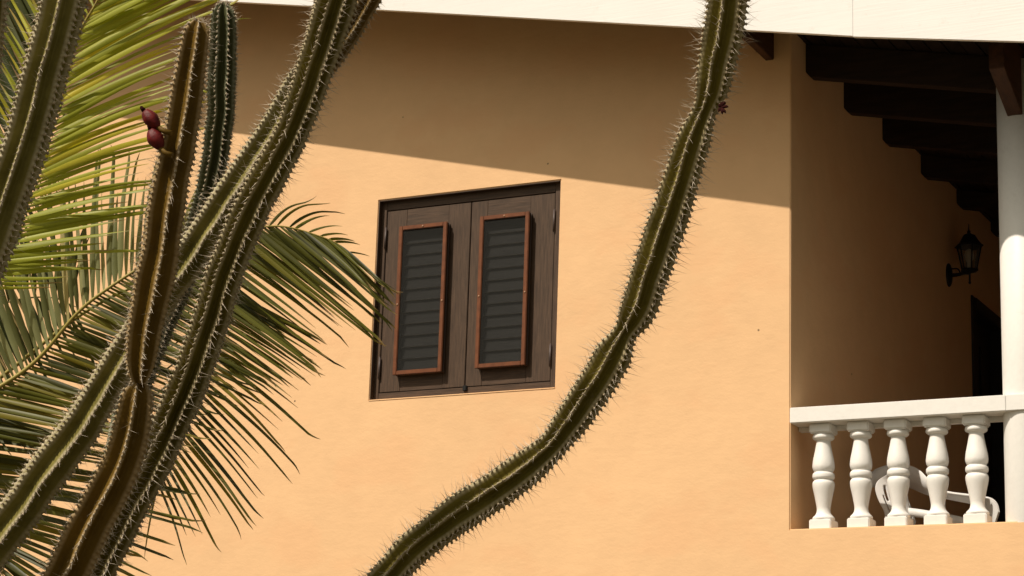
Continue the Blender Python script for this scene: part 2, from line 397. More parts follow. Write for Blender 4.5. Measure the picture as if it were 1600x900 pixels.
# rafters across the balcony
for k, (bx, by) in enumerate([(1258.5, 119), (1318, 174.5), (1378.5, 224), (1438.5, 276), (1494.5, 323), (1548, 366)]):
    p = onX(bx, by, 0); y0 = p[1]; th = .09
    bm = bmesh.new(); zb = p[2]; c = .03
    def zz(x): return zb + sl_ * x
    xe = CX + .05
    prof = [(.001, zz(0) + c), (c, zz(c)), (xe, zz(xe)), (xe, sof(xe) - .001), (.001, sof(0) - .001)]
    a = [bm.verts.new((q[0], y0, q[1])) for q in prof]; b_ = [bm.verts.new((q[0], y0 + th, q[1])) for q in prof]
    bm.faces.new(a); bm.faces.new(b_[::-1])
    for i in range(5): bm.faces.new((a[i], b_[i], b_[(i + 1) % 5], a[(i + 1) % 5]))
    bmesh.ops.recalc_face_normals(bm, faces=bm.faces); bevel_all(bm, .004)
    obj('rafter', bm, M['beam'], roof)
# header beam along the column line with its tapered tail, and the tail by the main wall
def tail(p_low, p_tip, wdt, name, lab, back, xoff=0.0):
    X1 = onY(p_low[0], p_low[1], -.002)[0]; zl = onY(p_low[0], p_low[1], -.002)[2]
    q = onX(p_tip[0], p_tip[1], X1)
    yt, zt = q[1], q[2]
    x0, x1 = X1 - wdt, X1
    bm = bmesh.new()
    prof = [(yt, zt), (-.002, zl), (back, zl), (back, sof(x1) - .012), (yt, sof(x1) - .012)]
    s0 = [bm.verts.new((x0, *p)) for p in prof]; s1 = [bm.verts.new((x1, *p)) for p in prof]
    bm.faces.new(s0); bm.faces.new(s1[::-1])
    for i in range(5): bm.faces.new((s0[i], s1[i], s1[(i + 1) % 5], s0[(i + 1) % 5]))
    bmesh.ops.recalc_face_normals(bm, faces=bm.faces); bevel_all(bm, .004)
    print(name, 'X', X1, 'tip y', yt, 'z', zt, 'low z', zl, 'sof', sof(x1)); return obj(name, bm, M['tail'], roof, label=lab)
tail((1597, 178.5), (1569, 105), .095, 'beam_tail', 'tapered brown beam end above the column', YB)
tail((1209, 93), (1172, 58), .06, 'beam_tail', 'small brown beam end on the wall near the balcony corner', .05)

# --- balustrade
bal = obj('balustrade', B(0.0, CX - .02, .03, .215, ZB + .745 - .022, ZB + .745 + .0), M['white'], house, label='white balustrade of five turned balusters')
RT0 = onY(1235, 637, -.015)[2]; RB0 = onY(1235, 661, -.015)[2]; RTt = onY(1565, 618.5, -.015)[2]; RBt = onY(1500, 655-5, -.015)[2]
print('rail', RT0 - ZB, RB0 - ZB, RTt - ZB)
me = bal.data; bm = bmesh.new(); box(bm, .001, CX - .095, -.015, .225, RB0, RT0, bev=.004); box(bm, CX - .093, XR - .002, -.0165, .2265, RB0, RT0, bev=.004); me.clear_geometry(); bm.to_mesh(me); bm.free()
bal['label'] = 'white handrail on a row of turned balusters beside the round column'
bm = bmesh.new(); box(bm, .002, CX - .03, .15, .20, RB0 - .028, RB0 + .001, bev=.003); obj('rail_fillet', bm, M['white'], bal)
Hb = RB0 - ZB
def baluster_bm(cx, cy):
    k = Hb / 745.0; r = lambda h: h / 4.5 / 245
    z = lambda yy: ZB + (840 - yy) * k
    pr = [(74, 772), (79, 764), (77, 752), (62, 738), (52, 722), (48, 700), (49, 680), (56, 640), (66, 590), (75, 550), (78, 525), (76, 505), (66, 492), (62, 487),
          (70, 484), (77, 474), (78, 462), (76, 446), (66, 436), (62, 433), (70, 424), (77, 405), (78, 385), (74, 350), (66, 310), (58, 270), (52, 235), (50, 214),
          (54, 208), (66, 204), (76, 194), (77, 180), (70, 166), (58, 160)]
    # smooth the profile
    P = catmull([(a, b_) for a, b_ in pr], 2)
    bm = bmesh.new(); lathe(bm, [(r(a), z(b_)) for a, b_ in P], cx, cy, 32)
    hw = .0725
    box(bm, cx - hw, cx + hw, cy - hw, cy + hw, ZB - .002, z(771), bev=.006)
    box(bm, cx - hw, cx + hw, cy - hw, cy + hw, z(164), ZB + Hb - .001, bev=.008)
    return bm
BX = [onY(px, 826, .035)[0] + .0725 for px in (1264, 1323, 1381.5, 1443, 1505)] + [CX + .32 + .245 * k for k in range(6)]
for cx in BX:
    bm = baluster_bm(cx, .035 + .0725)
    a = rnd.uniform(-.03, .03); cc = Vector((cx, .1075, ZB))
    for v in bm.verts:
        q = v.co - cc; v.co.x = cc.x + q.x * math.cos(a) - q.y * math.sin(a) + .0; v.co.y = cc.y + q.x * math.sin(a) + q.y * math.cos(a)
    obj('baluster', bm, M['white'], bal)

# ================================================================ WINDOW (frame and two shutters belong to the house)
YF = .044                                   # frame face behind the wall face
g_ = .002
fr = obj('window_frame', B(WX0 + g_, WX0 + .045, YF, YF + .08, WZ0 + g_, WZ1 - g_, bev=.003), M['shutter_v'], house, label='dark brown window frame in the stucco wall')
obj('frame_post', B(WX1 - .055, WX1 - g_, YF, YF + .08, WZ0 + g_, WZ1 - g_, bev=.003), M['shutter_v'], fr)
obj('frame_rail', B(WX0 + .045, WX1 - .055, YF + .0015, YF + .08, WZ1 - .068, WZ1 - g_, bev=.003), M['shutter_h'], fr)
obj('frame_rail', B(WX0 + .045, WX1 - .055, YF + .0015, YF + .08, WZ0 + g_, WZ0 + .055, bev=.003), M['shutter_h'], fr)
obj('latch', B(-2.415, -2.385, YF - .016, YF + .01, WZ0 + .028, WZ0 + .066, bev=.004), M['iron'], fr)
obj('sill_edge', B(WX0 - .004, WX1 + .003, -.004, YF - .001, WZ0 - .009, WZ0 + .0015, bev=.003), M['wall'], fr, label='thin pale plaster lip under the window')
obj('reveal_board', B(WX0 + .0005, WX0 + .007, .002, YF + .001, WZ0 + .001, WZ1 - .001), M['shutter_v'], fr)
obj('reveal_board', B(WX0 + .008, WX1 - .008, .003, YF + .001, WZ1 - .007, WZ1 - .0005), M['shutter_h'], fr)
SZ0, SZ1 = WZ0 + .060, WZ1 - .073
XM = onY(731, 460, YF)[0]
quads = {0: [(623.3, 353.7), (699.4, 345.7), (688, 579.7), (612.8, 587.3)], 1: [(750, 338), (828, 329.7), (818.4, 570.4), (740.7, 575.4)]}
for k in (0, 1):
    xa, xb = (WX0 + .050, XM - .004) if k == 0 else (XM + .004, WX1 - .060)
    YS = YF + .006
    Q = [onY(*q, YF - .055) for q in quads[k]]
    bx0 = (Q[0][0] + Q[3][0]) / 2; bx1 = (Q[1][0] + Q[2][0]) / 2; bz1 = (Q[0][2] + Q[1][2]) / 2; bz0 = (Q[2][2] + Q[3][2]) / 2
    print('box', k, bx0, bx1, bz0 - ZB, bz1 - ZB)
    st0, st1 = xa + .14, xb - .14
    st0, st1 = bx0 + .03, bx1 - .02
    # left stile is the part mesh; other members are its sub-parts
    sh = obj('shutter', B(xa, st0, YS, YS + .035, SZ0, SZ1, bev=.003), M['shutter_v'], house,
             label=('left' if k == 0 else 'right') + ' wooden shutter with raised insect screen')
    obj('stile', B(st1, xb, YS, YS + .035, SZ0, SZ1, bev=.003), M['shutter_v'], sh)
    obj('rail', B(st0, st1, YS + .0015, YS + .035, bz1 - .025, SZ1, bev=.002), M['shutter_h'], sh)
    obj('rail', B(st0, st1, YS + .0015, YS + .035, SZ0, bz0 + .025, bev=.002), M['shutter_h'], sh)
    # raised box: dark surround then orange front frame
    yb0, yb1 = YF - .055, YS
    ww = .031
    for (a, b_, c, d, mm) in ((bx0, bx0 + ww, bz0, bz1, 'v'), (bx1 - ww, bx1, bz0, bz1, 'v'), (bx0 + ww, bx1 - ww, bz0, bz0 + ww, 'h'), (bx0 + ww, bx1 - ww, bz1 - ww, bz1, 'h')):
        obj('screen_box_side', B(a + (.004 if mm == 'v' else 0), b_ - (.004 if mm == 'v' else 0), yb0 + .0165, yb1, c + .004, d - .004, bev=.002), M['shutter_' + mm], sh)
        obj('screen_frame', B(a, b_, yb0, yb0 + .016, c, d, bev=.004), M['orange'], sh)
    # groove along the box side, as a proud strip
    obj('edge_strip', B(bx1 - .003, bx1 + .003, yb0 + .034, yb0 + .040, bz0 + .006, bz1 - .006), M['hinge'], sh)
    bm = bmesh.new(); box(bm, bx0 + ww - .003, bx1 - ww + .003, yb0 + .010, yb0 + .0104, bz0 + ww - .003, bz1 - ww + .003)
    obj('insect_screen', bm, M['mesh'], sh)
    # louvre slats
    nsl = 11; pitch = .0845
    z = bz1 - ww - .045
    while z > bz0 + ww - .0:
        a = math.radians(76); hw, tk = .047, .007
        cy_, cz_ = YS + .012 - .005, z
        uy, uz = math.cos(a), math.sin(a)          # slat leans back and up
        ny, nz = -uz, uy
        bm = bmesh.new(); P = []
        for sx in (bx0 + ww - .004, bx1 - ww + .004): P.append([(sx, cy_ + uy * s * hw + ny * t_ * tk, cz_ + uz * s * hw + nz * t_ * tk) for s, t_ in ((-1, -1), (1, -1), (1, 1), (-1, 1))])
        hexa(bm, P[0] + P[1]); bmesh.ops.recalc_face_normals(bm, faces=bm.faces); bevel_all(bm, .0015, 1)
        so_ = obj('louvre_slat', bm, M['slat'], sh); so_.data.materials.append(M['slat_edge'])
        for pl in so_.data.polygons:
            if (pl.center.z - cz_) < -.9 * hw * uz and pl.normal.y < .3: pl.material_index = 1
        z -= pitch
    obj('backing', B(bx0 + ww, bx1 - ww, YS + .05, YS + .056, bz0, bz1), M['door'], sh)
    for sx, sz in (((bx0 + bx1) / 2, bz1 - ww / 2), (bx1 - ww / 2, bz0 + (bz1 - bz0) * .47), (bx0 + ww / 2, bz0 + (bz1 - bz0) * .47)):
        bm = bmesh.new(); bmesh.ops.create_uvsphere(bm, u_segments=10, v_segments=6, radius=.0075, matrix=Matrix.Translation((sx, yb0 - .001, sz)) @ Matrix.Diagonal((1, .55, 1, 1)))
        obj('screw', bm, M['brass'], sh, True)
    hx = xa - .002 if k == 0 else xb + .002
    for hz in (SZ0 + .10, SZ1 - .28):
        bm = bmesh.new(); tube(bm, [(hx, YF - .008, hz), (hx, YF - .008, hz + .15)], .008, 10)
        tube(bm, [(hx, YF - .008, hz - .008), (hx, YF - .008, hz + .158)], .0045, 8)
        obj('hinge', bm, M['hinge'], sh)
# unseen dark filler added behind the shutters so no light leaks
obj('light_block', B(WX0 + .004, WX1 - .004, .15, .2, WZ0 + .004, WZ1 - .004), M['door'], fr)

# ================================================================ LANTERN
LP = onX(1481, 430, 0.0)
lamp = thing('wall_lantern', 'black iron lantern on scrolled arm beside the dark door', 'lantern', (0, LP[1], LP[2]))
ly, lz = LP[1], LP[2]
LX = onY(1514.5, 400, ly)[0]; topz = onY(1513, 350, ly)[2]; rimz = onY(1513, 385, ly)[2]; capz = onY(1513, 368, ly)[2]; botz = onY(1513, 424, ly)[2]; finz = onY(1513, 443, ly)[2]
print('lantern', LX, ly, lz, topz, rimz, botz)
bm = bmesh.new()
for i in range(1): pass
bmesh.ops.create_uvsphere(bm, u_segments=24, v_segments=12, radius=1, matrix=Matrix.Translation((.008, ly, lz)) @ Matrix.Diagonal((.028, .062, .098, 1)))
obj('wall_plate', bm, M['iron'], lamp, True)
bm = bmesh.new()
P = catmull([(0.02, ly, lz), (LX * .35, ly, lz - .004), (LX * .7, ly, lz + .004), (LX, ly, lz + .004), (LX + .004, ly, botz + .005)], 6)
tube(bm, P, [.016 - .006 * i / len(P) for i in range(len(P))], 10)
tube(bm, catmull([(.03, ly, lz + .05), (.08, ly, lz + .045), (.10, ly, lz + .01), (.07, ly, lz - .004)], 5), .006, 8)
bmesh.ops.create_uvsphere(bm, u_segments=12, v_segments=8, radius=.012, matrix=Matrix.Translation((LX, ly, finz + .006)))
tube(bm, [(LX, ly, finz), (LX, ly, botz)], .008, 8)
obj('arm', bm, M['iron'], lamp)
nn = 6; rw, rb = .098, .058
def hexring(r, z, off=0): return [(LX + r * math.cos(math.pi * 2 * (i + off) / nn), ly + r * math.sin(math.pi * 2 * (i + off) / nn), z) for i in range(nn)]
bm = bmesh.new()
def loft(bm, rings):
    R2 = [[bm.verts.new(p) for p in r] for r in rings]; n = len(R2[0])
    for a, b_ in zip(R2, R2[1:]):
        for i in range(n): bm.faces.new((a[i], a[(i + 1) % n], b_[(i + 1) % n], b_[i]))
    bm.faces.new(R2[0][::-1]); bm.faces.new(R2[-1])
loft(bm, [hexring(r, z) for r, z in ((rw + .014, rimz - .008), (rw + .022, rimz), (rw + .004, rimz + .012), (rw * .78, rimz + .045), (rw * .5, capz), (.022, capz + .012), (.012, capz + .022), (.016, capz + .03), (.006, capz + .045), (.003, topz))])
obj('lantern_roof', bm, M['iron'], lamp)
bm = bmesh.new()
loft(bm, [hexring(r, z) for r, z in ((rb * .5, botz - .012), (rb + .012, botz), (rb + .012, botz + .014), (rb, botz + .018))])
a, b_ = hexring(rb, botz + .01), hexring(rw, rimz - .005)
for i in range(nn): tube(bm, [a[i], b_[i]], .0065, 6)
obj('cage', bm, M['iron'], lamp)
bm = bmesh.new()
a, b_ = hexring(rb - .003, botz + .016), hexring(rw - .004, rimz - .008); va = [bm.verts.new(p) for p in a]; vb = [bm.verts.new(p) for p in b_]
for i in range(nn): bm.faces.new((va[i], va[(i + 1) % nn], vb[(i + 1) % nn], vb[i]))
obj('glass', bm, M['glass'], lamp)
bm = bmesh.new(); hh = rimz - botz
lathe(bm, [(.018, botz + .02), (.02, botz + hh * .35), (.034, botz + hh * .5), (.038, botz + hh * .66), (.03, botz + hh * .82), (.010, botz + hh * .88)], LX, ly, 20)
obj('bulb', bm, M['bulb'], lamp)

# ================================================================ GARDEN CHAIR ON THE BALCONY
chx, chy = onY(1440, 790, .75)[0], .80
chair = thing('garden_chair', 'white plastic garden chair behind the balusters', 'chair', (chx, chy, FLZ))
CHS = []
def chp(px, py, Y): return onY(px, py, Y)
def ribbon(bm, pts, wdt, thick, wdir):
    # thick strap following pts, width along wdir (unit) varying
    P = [Vector(p) for p in pts]; rr = []
    for i, p in enumerate(P):
        tt = (P[min(i + 1, len(P) - 1)] - P[max(i - 1, 0)]).normalized()
        wv = Vector(wdir[i] if isinstance(wdir, list) else wdir); wv = (wv - tt * wv.dot(tt)).normalized(); nv = tt.cross(wv)
        wi = wdt[i] if hasattr(wdt, '__len__') else wdt
        rr.append([bm.verts.new(p + wv * wi * a + nv * thick * c) for a, c in ((-.5, -.5), (.5, -.5), (.5, .5), (-.5, .5))])
    for a, b_ in zip(rr, rr[1:]):
        for i in range(4): bm.faces.new((a[i], a[(i + 1) % 4], b_[(i + 1) % 4], b_[i])).smooth = i in (0, 2)
    bm.faces.new(rr[0][::-1]); bm.faces.new(rr[-1])
zc = lambda py, Y=.8, px=1440: onY(px, py, Y)[2]
# back band wrapping into the far arm and rolling over into the front leg
def strap(name, rows_, thick, m_=M['plastic'], tilt=.075):
    """rows_: (px, top py, bottom py, Y) along the strap"""
    bm = bmesh.new(); rr = []
    tl_ = tilt
    A = catmull([onY(q[0], q[1], q[3] - tl_) for q in rows_], 6); Bq = catmull([onY(q[0] + (q[4] if len(q) > 4 else 0), q[2], q[3] + tl_) for q in rows_], 6)
    for i in range(len(A)):
        tt = A[min(i + 1, len(A) - 1)] - A[max(i - 1, 0)] + Bq[min(i + 1, len(A) - 1)] - Bq[max(i - 1, 0)]
        nv = np.cross(tt, A[i] - Bq[i]); nv /= np.linalg.norm(nv); mid = (A[i] + Bq[i]) / 2
        ring = [A[i] - nv * thick * .5, A[i] + nv * thick * .5, mid + nv * (thick * .5 + .006), Bq[i] + nv * thick * .5, Bq[i] - nv * thick * .5, mid - nv * (thick * .5 - .006)]
        rr.append([bm.verts.new(p) for p in ring])
    for a, b_ in zip(rr, rr[1:]):
        for i in range(6): bm.faces.new((a[i], a[(i + 1) % 6], b_[(i + 1) % 6], b_[i])).smooth = i not in (0, 3)
    bm.faces.new(rr[0][::-1]); bm.faces.new(rr[-1]); bmesh.ops.recalc_face_normals(bm, faces=bm.faces)
    return obj(name, bm, m_, chair)
strap('armrest', [(1358, 744, 760, .95), (1368, 734, 762, 1.12), (1384, 728, 764, 1.22), (1402, 725, 760, 1.27), (1421, 728, 762, 1.25), (1436, 735, 768, 1.18), (1449, 748, 773, 1.08), (1466, 763, 776, 1.0), (1484, 769, 780, .95), (1515, 773, 786, .88),
                  (1535, 775.5, 790, .84)], .010)
strap('front_leg', [(1530, 776, 800, .83), (1543, 777, 812, .82, -4), (1551, 780, 830, .82, -12), (1558, 788, 845, .82, -16), (1561, 800, 860, .82, -16)], .010, tilt=.14)
# slotted back panel, nearest side catching the sun
Lc = catmull([onY(*q, .62) for q in ((1387, 741), (1372, 751), (1367.5, 762), (1370, 775), (1376, 789), (1382, 803), (1384, 830))], 6)
Rc = catmull([onY(*q, .74) for q in ((1410, 741), (1414, 751), (1416, 762), (1418, 775), (1420, 789), (1423, 803), (1426, 830))], 6)
nu, nv_ = 26, len(Lc) - 1; grid = {}
for i in range(nu + 1):
    u = i / nu
    for j in range(nv_ + 1):
        p = Lc[j] * (1 - u) + Rc[j] * u; nrm = np.array([.25, -1, .1]) * .035 * math.sin(math.pi * u)
        for s_ in (0, 1): grid[i, j, s_] = p + nrm + np.array([0, .009 * s_, 0])
slots = {(i, j) for i in (7, 8, 14, 15, 20, 21) for j in range(11, 22)} | {(i, j) for i in (5, 11, 17) for j in range(18, 31)}
slots = {q for q in slots if 2 < q[0] < nu - 2}
bm = bmesh.new(); vv = {k: bm.verts.new(p) for k, p in grid.items()}
for i in range(nu):
    for j in range(nv_):
        if (i, j) in slots: continue
        bm.faces.new((vv[i, j, 0], vv[i, j + 1, 0], vv[i + 1, j + 1, 0], vv[i + 1, j, 0])).smooth = True
        bm.faces.new((vv[i, j, 1], vv[i + 1, j, 1], vv[i + 1, j + 1, 1], vv[i, j + 1, 1])).smooth = True
        for di, dj, p, q in ((-1, 0, (i, j), (i, j + 1)), (1, 0, (i + 1, j + 1), (i + 1, j)), (0, -1, (i + 1, j), (i, j)), (0, 1, (i, j + 1), (i + 1, j + 1))):
            o_ = (i + di, j + dj)
            if o_ in slots or not (0 <= o_[0] < nu and 0 <= o_[1] < nv_): bm.faces.new((vv[(*p, 0)], vv[(*p, 1)], vv[(*q, 1)], vv[(*q, 0)]))
bmesh.ops.recalc_face_normals(bm, faces=bm.faces)
bmesh.ops.delete(bm, geom=[v for v in bm.verts if not v.link_faces], context='VERTS')
obj('backrest', bm, M['plastic'], chair)
strap('back_leg', [(1416, 772, 790, .80), (1421, 786, 806, .80, -6), (1426, 800, 822, .80, -10), (1431, 815, 850, .80, -12)], .012, tilt=.0)
strap('armrest', [(1415, 793, 806, .74), (1432, 795, 808, .72), (1452, 798, 811, .70), (1480, 803, 816, .66), (1508, 810, 824, .62), (1512, 824, 840, .62)], .010, tilt=0)
sz_ = FLZ + .14
bm = bmesh.new(); box(bm, chx - .20, chx + .28, chy - .08, chy + .34, sz_, sz_ + .02, bev=.009); obj('seat', bm, M['plastic'], chair)
for sx, sy in ((-.18, .30), (.25, -.05), (.25, .30)):
    bm = bmesh.new(); ribbon(bm, [(chx + sx, chy + sy, sz_ + .005), (chx + sx * 1.04, chy + sy, FLZ)], [.06, .045], .03, (1, 0, 0)); obj('leg', bm, M['plastic'], chair)

# ================================================================ CACTI
def make_stem(name, parent, pts, material, nrib=7, seed=1, spine_len=1.0, waists=(), tip_top=False, phase=0.0, tail_pts=None, lead_pts=None, label=None, depth=.56, spine_h=1.0, sd=1.0):
    """pts: list of (px,py,width_px,dist) ordered bottom -> top; tail_pts world points (x,y,z,r) below, lead_pts above."""
    rg = np.random.RandomState(seed)
    W = []
    for px, py, wpx, d in pts:
        p = atd(px, py, d); W.append([*p, wpx * .5 * d / FPX * .99])
    nvis0 = 0
    if tail_pts:                                  # closely spaced points, so the spline does not overshoot at the joint
        tp_ = [np.array(q, float) for q in tail_pts] + [np.array(W[0], float)]; dn = []
        for a, b_ in zip(tp_, tp_[1:]):
            k_ = max(1, int(np.linalg.norm(b_[:3] - a[:3]) / .09)); dn += [list(a + (b_ - a) * i / k_) for i in range(k_)]
        W = dn + W; nvis0 = len(dn)
    if lead_pts is not None: W = W + [list(q) for q in lead_pts]
    W = np.array(W, float); D = catmull(W, 24)
    seg = np.linalg.norm(np.diff(D[:, :3], axis=0), axis=1); s = np.r_[0, np.cumsum(seg)]
    L = s[-1]; step = .0036; pitch = .0135
    sv = np.arange(0, L, step)
    C = np.stack([np.interp(sv, s, D[:, k]) for k in range(4)], axis=1)
    # gentle wobble of the axis
    for k in range(3): C[:, k] += .0010 * np.interp(sv, np.arange(0, L + .12, .06), rg.randn(len(np.arange(0, L + .12, .06))))
    C[:, 3] *= 1 + .02 * np.interp(sv, np.arange(0, L + .1, .05), rg.randn(len(np.arange(0, L + .1, .05))))
    if tip_top:
        q = np.clip((L - sv) / .035, 0, 1); C[:, 3] *= np.sqrt(1 - (1 - q) ** 2 * .985)
    # which rings are near the picture; sparser elsewhere
    T = np.gradient(C[:, :3], axis=0); T /= np.linalg.norm(T, axis=1)[:, None]
    n = len(sv); front = np.array([.46, -.86, -.22])              # ribs keep one side turned to the garden path
    U = front[None, :] - T * (T @ front)[:, None]; U /= np.linalg.norm(U, axis=1)[:, None]
    Vv = np.cross(T, U)
    # ring angles: denser at the crest
    us = np.array([-.5, -.36, -.24, -.15, -.08, 0, .08, .15, .24, .36])      # fraction of rib pitch, crest at 0
    ang = np.array([(r + q) / nrib * 2 * math.pi for r in range(nrib) for q in us]); uu = np.tile(np.abs(us) * 2, nrib)
    base = 1 - depth * (1 - (1 - uu) ** 1.35) ** .80
    base = np.where(uu < .04, 1.0, base)
    rib_id = np.repeat(np.arange(nrib), len(us))
    rph = rg.rand(nrib)
    crest = np.clip(1 - uu / .27, 0, 1) ** .6
    R = C[:, 3][:, None] * base[None, :]
    ph = (sv[:, None] / pitch + rph[rib_id][None, :]) * 2 * math.pi
    bumpv = np.cos(ph)
    R += C[:, 3][:, None] * .055 * bumpv * (np.clip(1 - uu / .30, 0, 1) ** .7)[None, :]
    # rib meander
    me_ = np.stack([np.interp(sv, np.arange(0, L + .1, .05), rg.randn(len(np.arange(0, L + .1, .05)))) for _ in range(nrib)], 1) * .03
    A = ang[None, :] + phase + me_[:, rib_id] * np.clip(1 - uu, 0, 1)[None, :] + .05 * np.sin(sv[:, None] * 2.1 + seed)
    P = C[:, None, :3] + R[..., None] * (np.cos(A)[..., None] * U[:, None, :] + np.sin(A)[..., None] * Vv[:, None, :])
    m_ = len(ang); V = P.reshape(-1, 3)
    idx = np.arange(n * m_).reshape(n, m_)
    a = idx[:-1]; b_ = idx[1:]
    F = np.stack([a, np.roll(a, -1, 1), np.roll(b_, -1, 1), b_], -1).reshape(-1, 4)
    # end caps as collapsed fans (quads with a repeated centre are avoided: use centre ring)
    Vx = np.vstack([V, C[0, :3][None], C[-1, :3][None] + T[-1][None] * .002]); c0, c1 = len(V), len(V) + 1
    cr = np.tile(crest[None, :], (n, 1)) * (.7 + .3 * (bumpv > .2)); cr = np.r_[cr.ravel(), 0, 1]
    o = npobj(name, Vx, F, material, parent, True, {'crest': cr})
    if label: o['label'] = label
    # caps
    bm = bmesh.new(); bm.from_mesh(o.data); bm.verts.ensure_lookup_table()
    for i in range(m_):
        bm.faces.new((bm.verts[idx[0, (i + 1) % m_]], bm.verts[idx[0, i]], bm.verts[c0]))
        f = bm.faces.new((bm.verts[idx[-1, i]], bm.verts[idx[-1, (i + 1) % m_]], bm.verts[c1])); f.smooth = True
    bm.to_mesh(o.data); bm.free()
    # spines and areoles near the picture
    s_lo = s[24 * nvis0] - .25 if nvis0 else 0; s_hi = L
    if lead_pts is not None: s_hi = min(L, s[24 * (nvis0 + len(pts) - 1)] + .25)
    SV, SF, AV, AF = [], [], [], []
    for r in range(nrib):
        k0 = math.ceil(s_lo / pitch + rph[r]); k1 = math.floor(s_hi / pitch + rph[r])
        for k in range(k0, k1 + 1):
            sk = (k - rph[r]) * pitch; i = int(sk / step)
            if i < 0 or i >= n: continue
            j = r * len(us) + 5
            p = P[i, j]; out = math.cos(A[i, j]) * U[i] + math.sin(A[i, j]) * Vv[i]; tt = T[i]; sd_ = np.cross(tt, out)
            # areole cushion: squashed octahedron
            q = .0026 + .0010 * rg.rand(); b0 = len(AV)
            AV += [p + out * q * 1.1, p - out * q, p + tt * q * 1.35, p - tt * q * 1.35, p + sd_ * q, p - sd_ * q]
            AF += [[b0 + x for x in f] for f in ((0, 2, 4), (0, 4, 3), (0, 3, 5), (0, 5, 2), (1, 4, 2), (1, 3, 4), (1, 5, 3), (1, 2, 5))]
            ns = int((4 + rg.randint(4)) * sd)
            for q_ in range(ns):
                th = rg.rand() * 2 * math.pi; op = .55 + .7 * rg.rand(); ln = (.006 + .008 * rg.rand()) * spine_len
                if q_ == 0 or (q_ == 1 and rg.rand() < .5): op = .1 + .75 * rg.rand(); ln = (.020 + .026 * rg.rand()) * spine_len * spine_h
                d = out * math.cos(op) + (tt * math.cos(th) + sd_ * math.sin(th)) * math.sin(op)
                r0 = (.00036 + .00026 * rg.rand()) * (1.25 if ln > .016 else 1)
                e1 = np.cross(d, tt if abs(d.dot(tt)) < .9 else sd_); e1 /= np.linalg.norm(e1); e2 = np.cross(d, e1)
                b0 = len(SV); pb = p + out * .0012
                for x in range(3):
                    an = x * 2.0944; SV.append(pb + (e1 * math.cos(an) + e2 * math.sin(an)) * r0)
                SV.append(pb + d * ln); SF += [[b0, b0 + 1, b0 + 3], [b0 + 1, b0 + 2, b0 + 3], [b0 + 2, b0, b0 + 3]]
    if tip_top:
        for _ in range(70):
            th = rg.rand() * 6.28; op = rg.rand() * 1.0; d = T[-1] * math.cos(op) + (U[-1] * math.cos(th) + Vv[-1] * math.sin(th)) * math.sin(op)
            p = C[-1, :3] - T[-1] * .006 + (U[-1] * math.cos(th) + Vv[-1] * math.sin(th)) * rg.rand() * .018; e1 = np.cross(d, [0, 1, 0]); e1 /= np.linalg.norm(e1); e2 = np.cross(d, e1); b0 = len(SV)
            for x in range(3):
                an = x * 2.0944; SV.append(p + (e1 * math.cos(an) + e2 * math.sin(an)) * .0005)
            SV.append(p + d * (.012 + .012 * rg.rand())); SF += [[b0, b0 + 1, b0 + 3], [b0 + 1, b0 + 2, b0 + 3], [b0 + 2, b0, b0 + 3]]
    if SV:
        q = npobj('spines', SV, SF, M['spine'], o, False); q['kind'] = 'stuff'
        q = npobj('areoles', AV, AF, M['areole'], o, True); q['kind'] = 'stuff'
    return o, P, T, U, Vv, sv

def gp(px, py, d, z=0.0):
    p = atd(px, py, d); return np.array([p[0], p[1], z])
# right-hand cactus ------------------------------------------------------------
dR = 5.3
bR = gp(400, 1000, dR)
cacR = thing('columnar_cactus', 'long bowed cactus stem sweeping from bottom centre up past the window', 'cactus', bR, 'columnar cacti in front of the house')
Rp = [(608, 897, 55), (645, 859, 57), (700, 814, 59), (740, 787, 62), (780, 762, 61), (820, 733, 58), (858, 701, 47), (890, 662, 56), (913, 627, 60), (936, 592, 62), (958, 553, 60), (975, 520, 41), (992, 490, 56), (1008, 450, 62), (1024, 400, 65),
      (1042, 350, 63), (1058, 300, 62), (1072, 250, 57), (1085, 213, 54), (1101, 172, 39), (1112, 135, 55), (1120, 95, 61), (1127, 60, 66), (1133, 25, 66), (1138, -15, 66), (1143, -60, 64)]
Rp = [(*q, dR + .15 * (1 - i / len(Rp))) for i, q in enumerate(Rp)]
pA = atd(562, 950, dR + .16); pB = atd(500, 1030, dR + .17)
rr = 30 * dR / FPX
tl = [(*bR, .055), (bR[0] + .02, bR[1], .7, .052), (*(.35 * bR + .65 * pB), .05), (*pB, rr), (*pA, rr)]
pT = atd(1150, -160, dR); pT2 = atd(1155, -330, dR)
stR, PR, *_ = make_stem('stem', cacR, Rp, M['cactus'], nrib=7, seed=3, tail_pts=tl, lead_pts=[(*pT, .048), (*pT2, .045)], tip_top=True, phase=math.radians(-16), spine_len=1.05)
# withered flower on it
p = atd(1130, 168, dR - .02); bm = bmesh.new()
for k in range(7):
    a = k * .9; d = Vector((math.cos(a) * .6, -.3, math.sin(a))).normalized(); q = Vector(p) + d * .012
    tube(bm, [Vector(p) - Vector((.006, 0, 0)), q, q + d * .004 + Vector((.002, 0, -.003))], [.004, .004, .001], 5)
obj('withered_flower', bm, M['dry'], cacR)

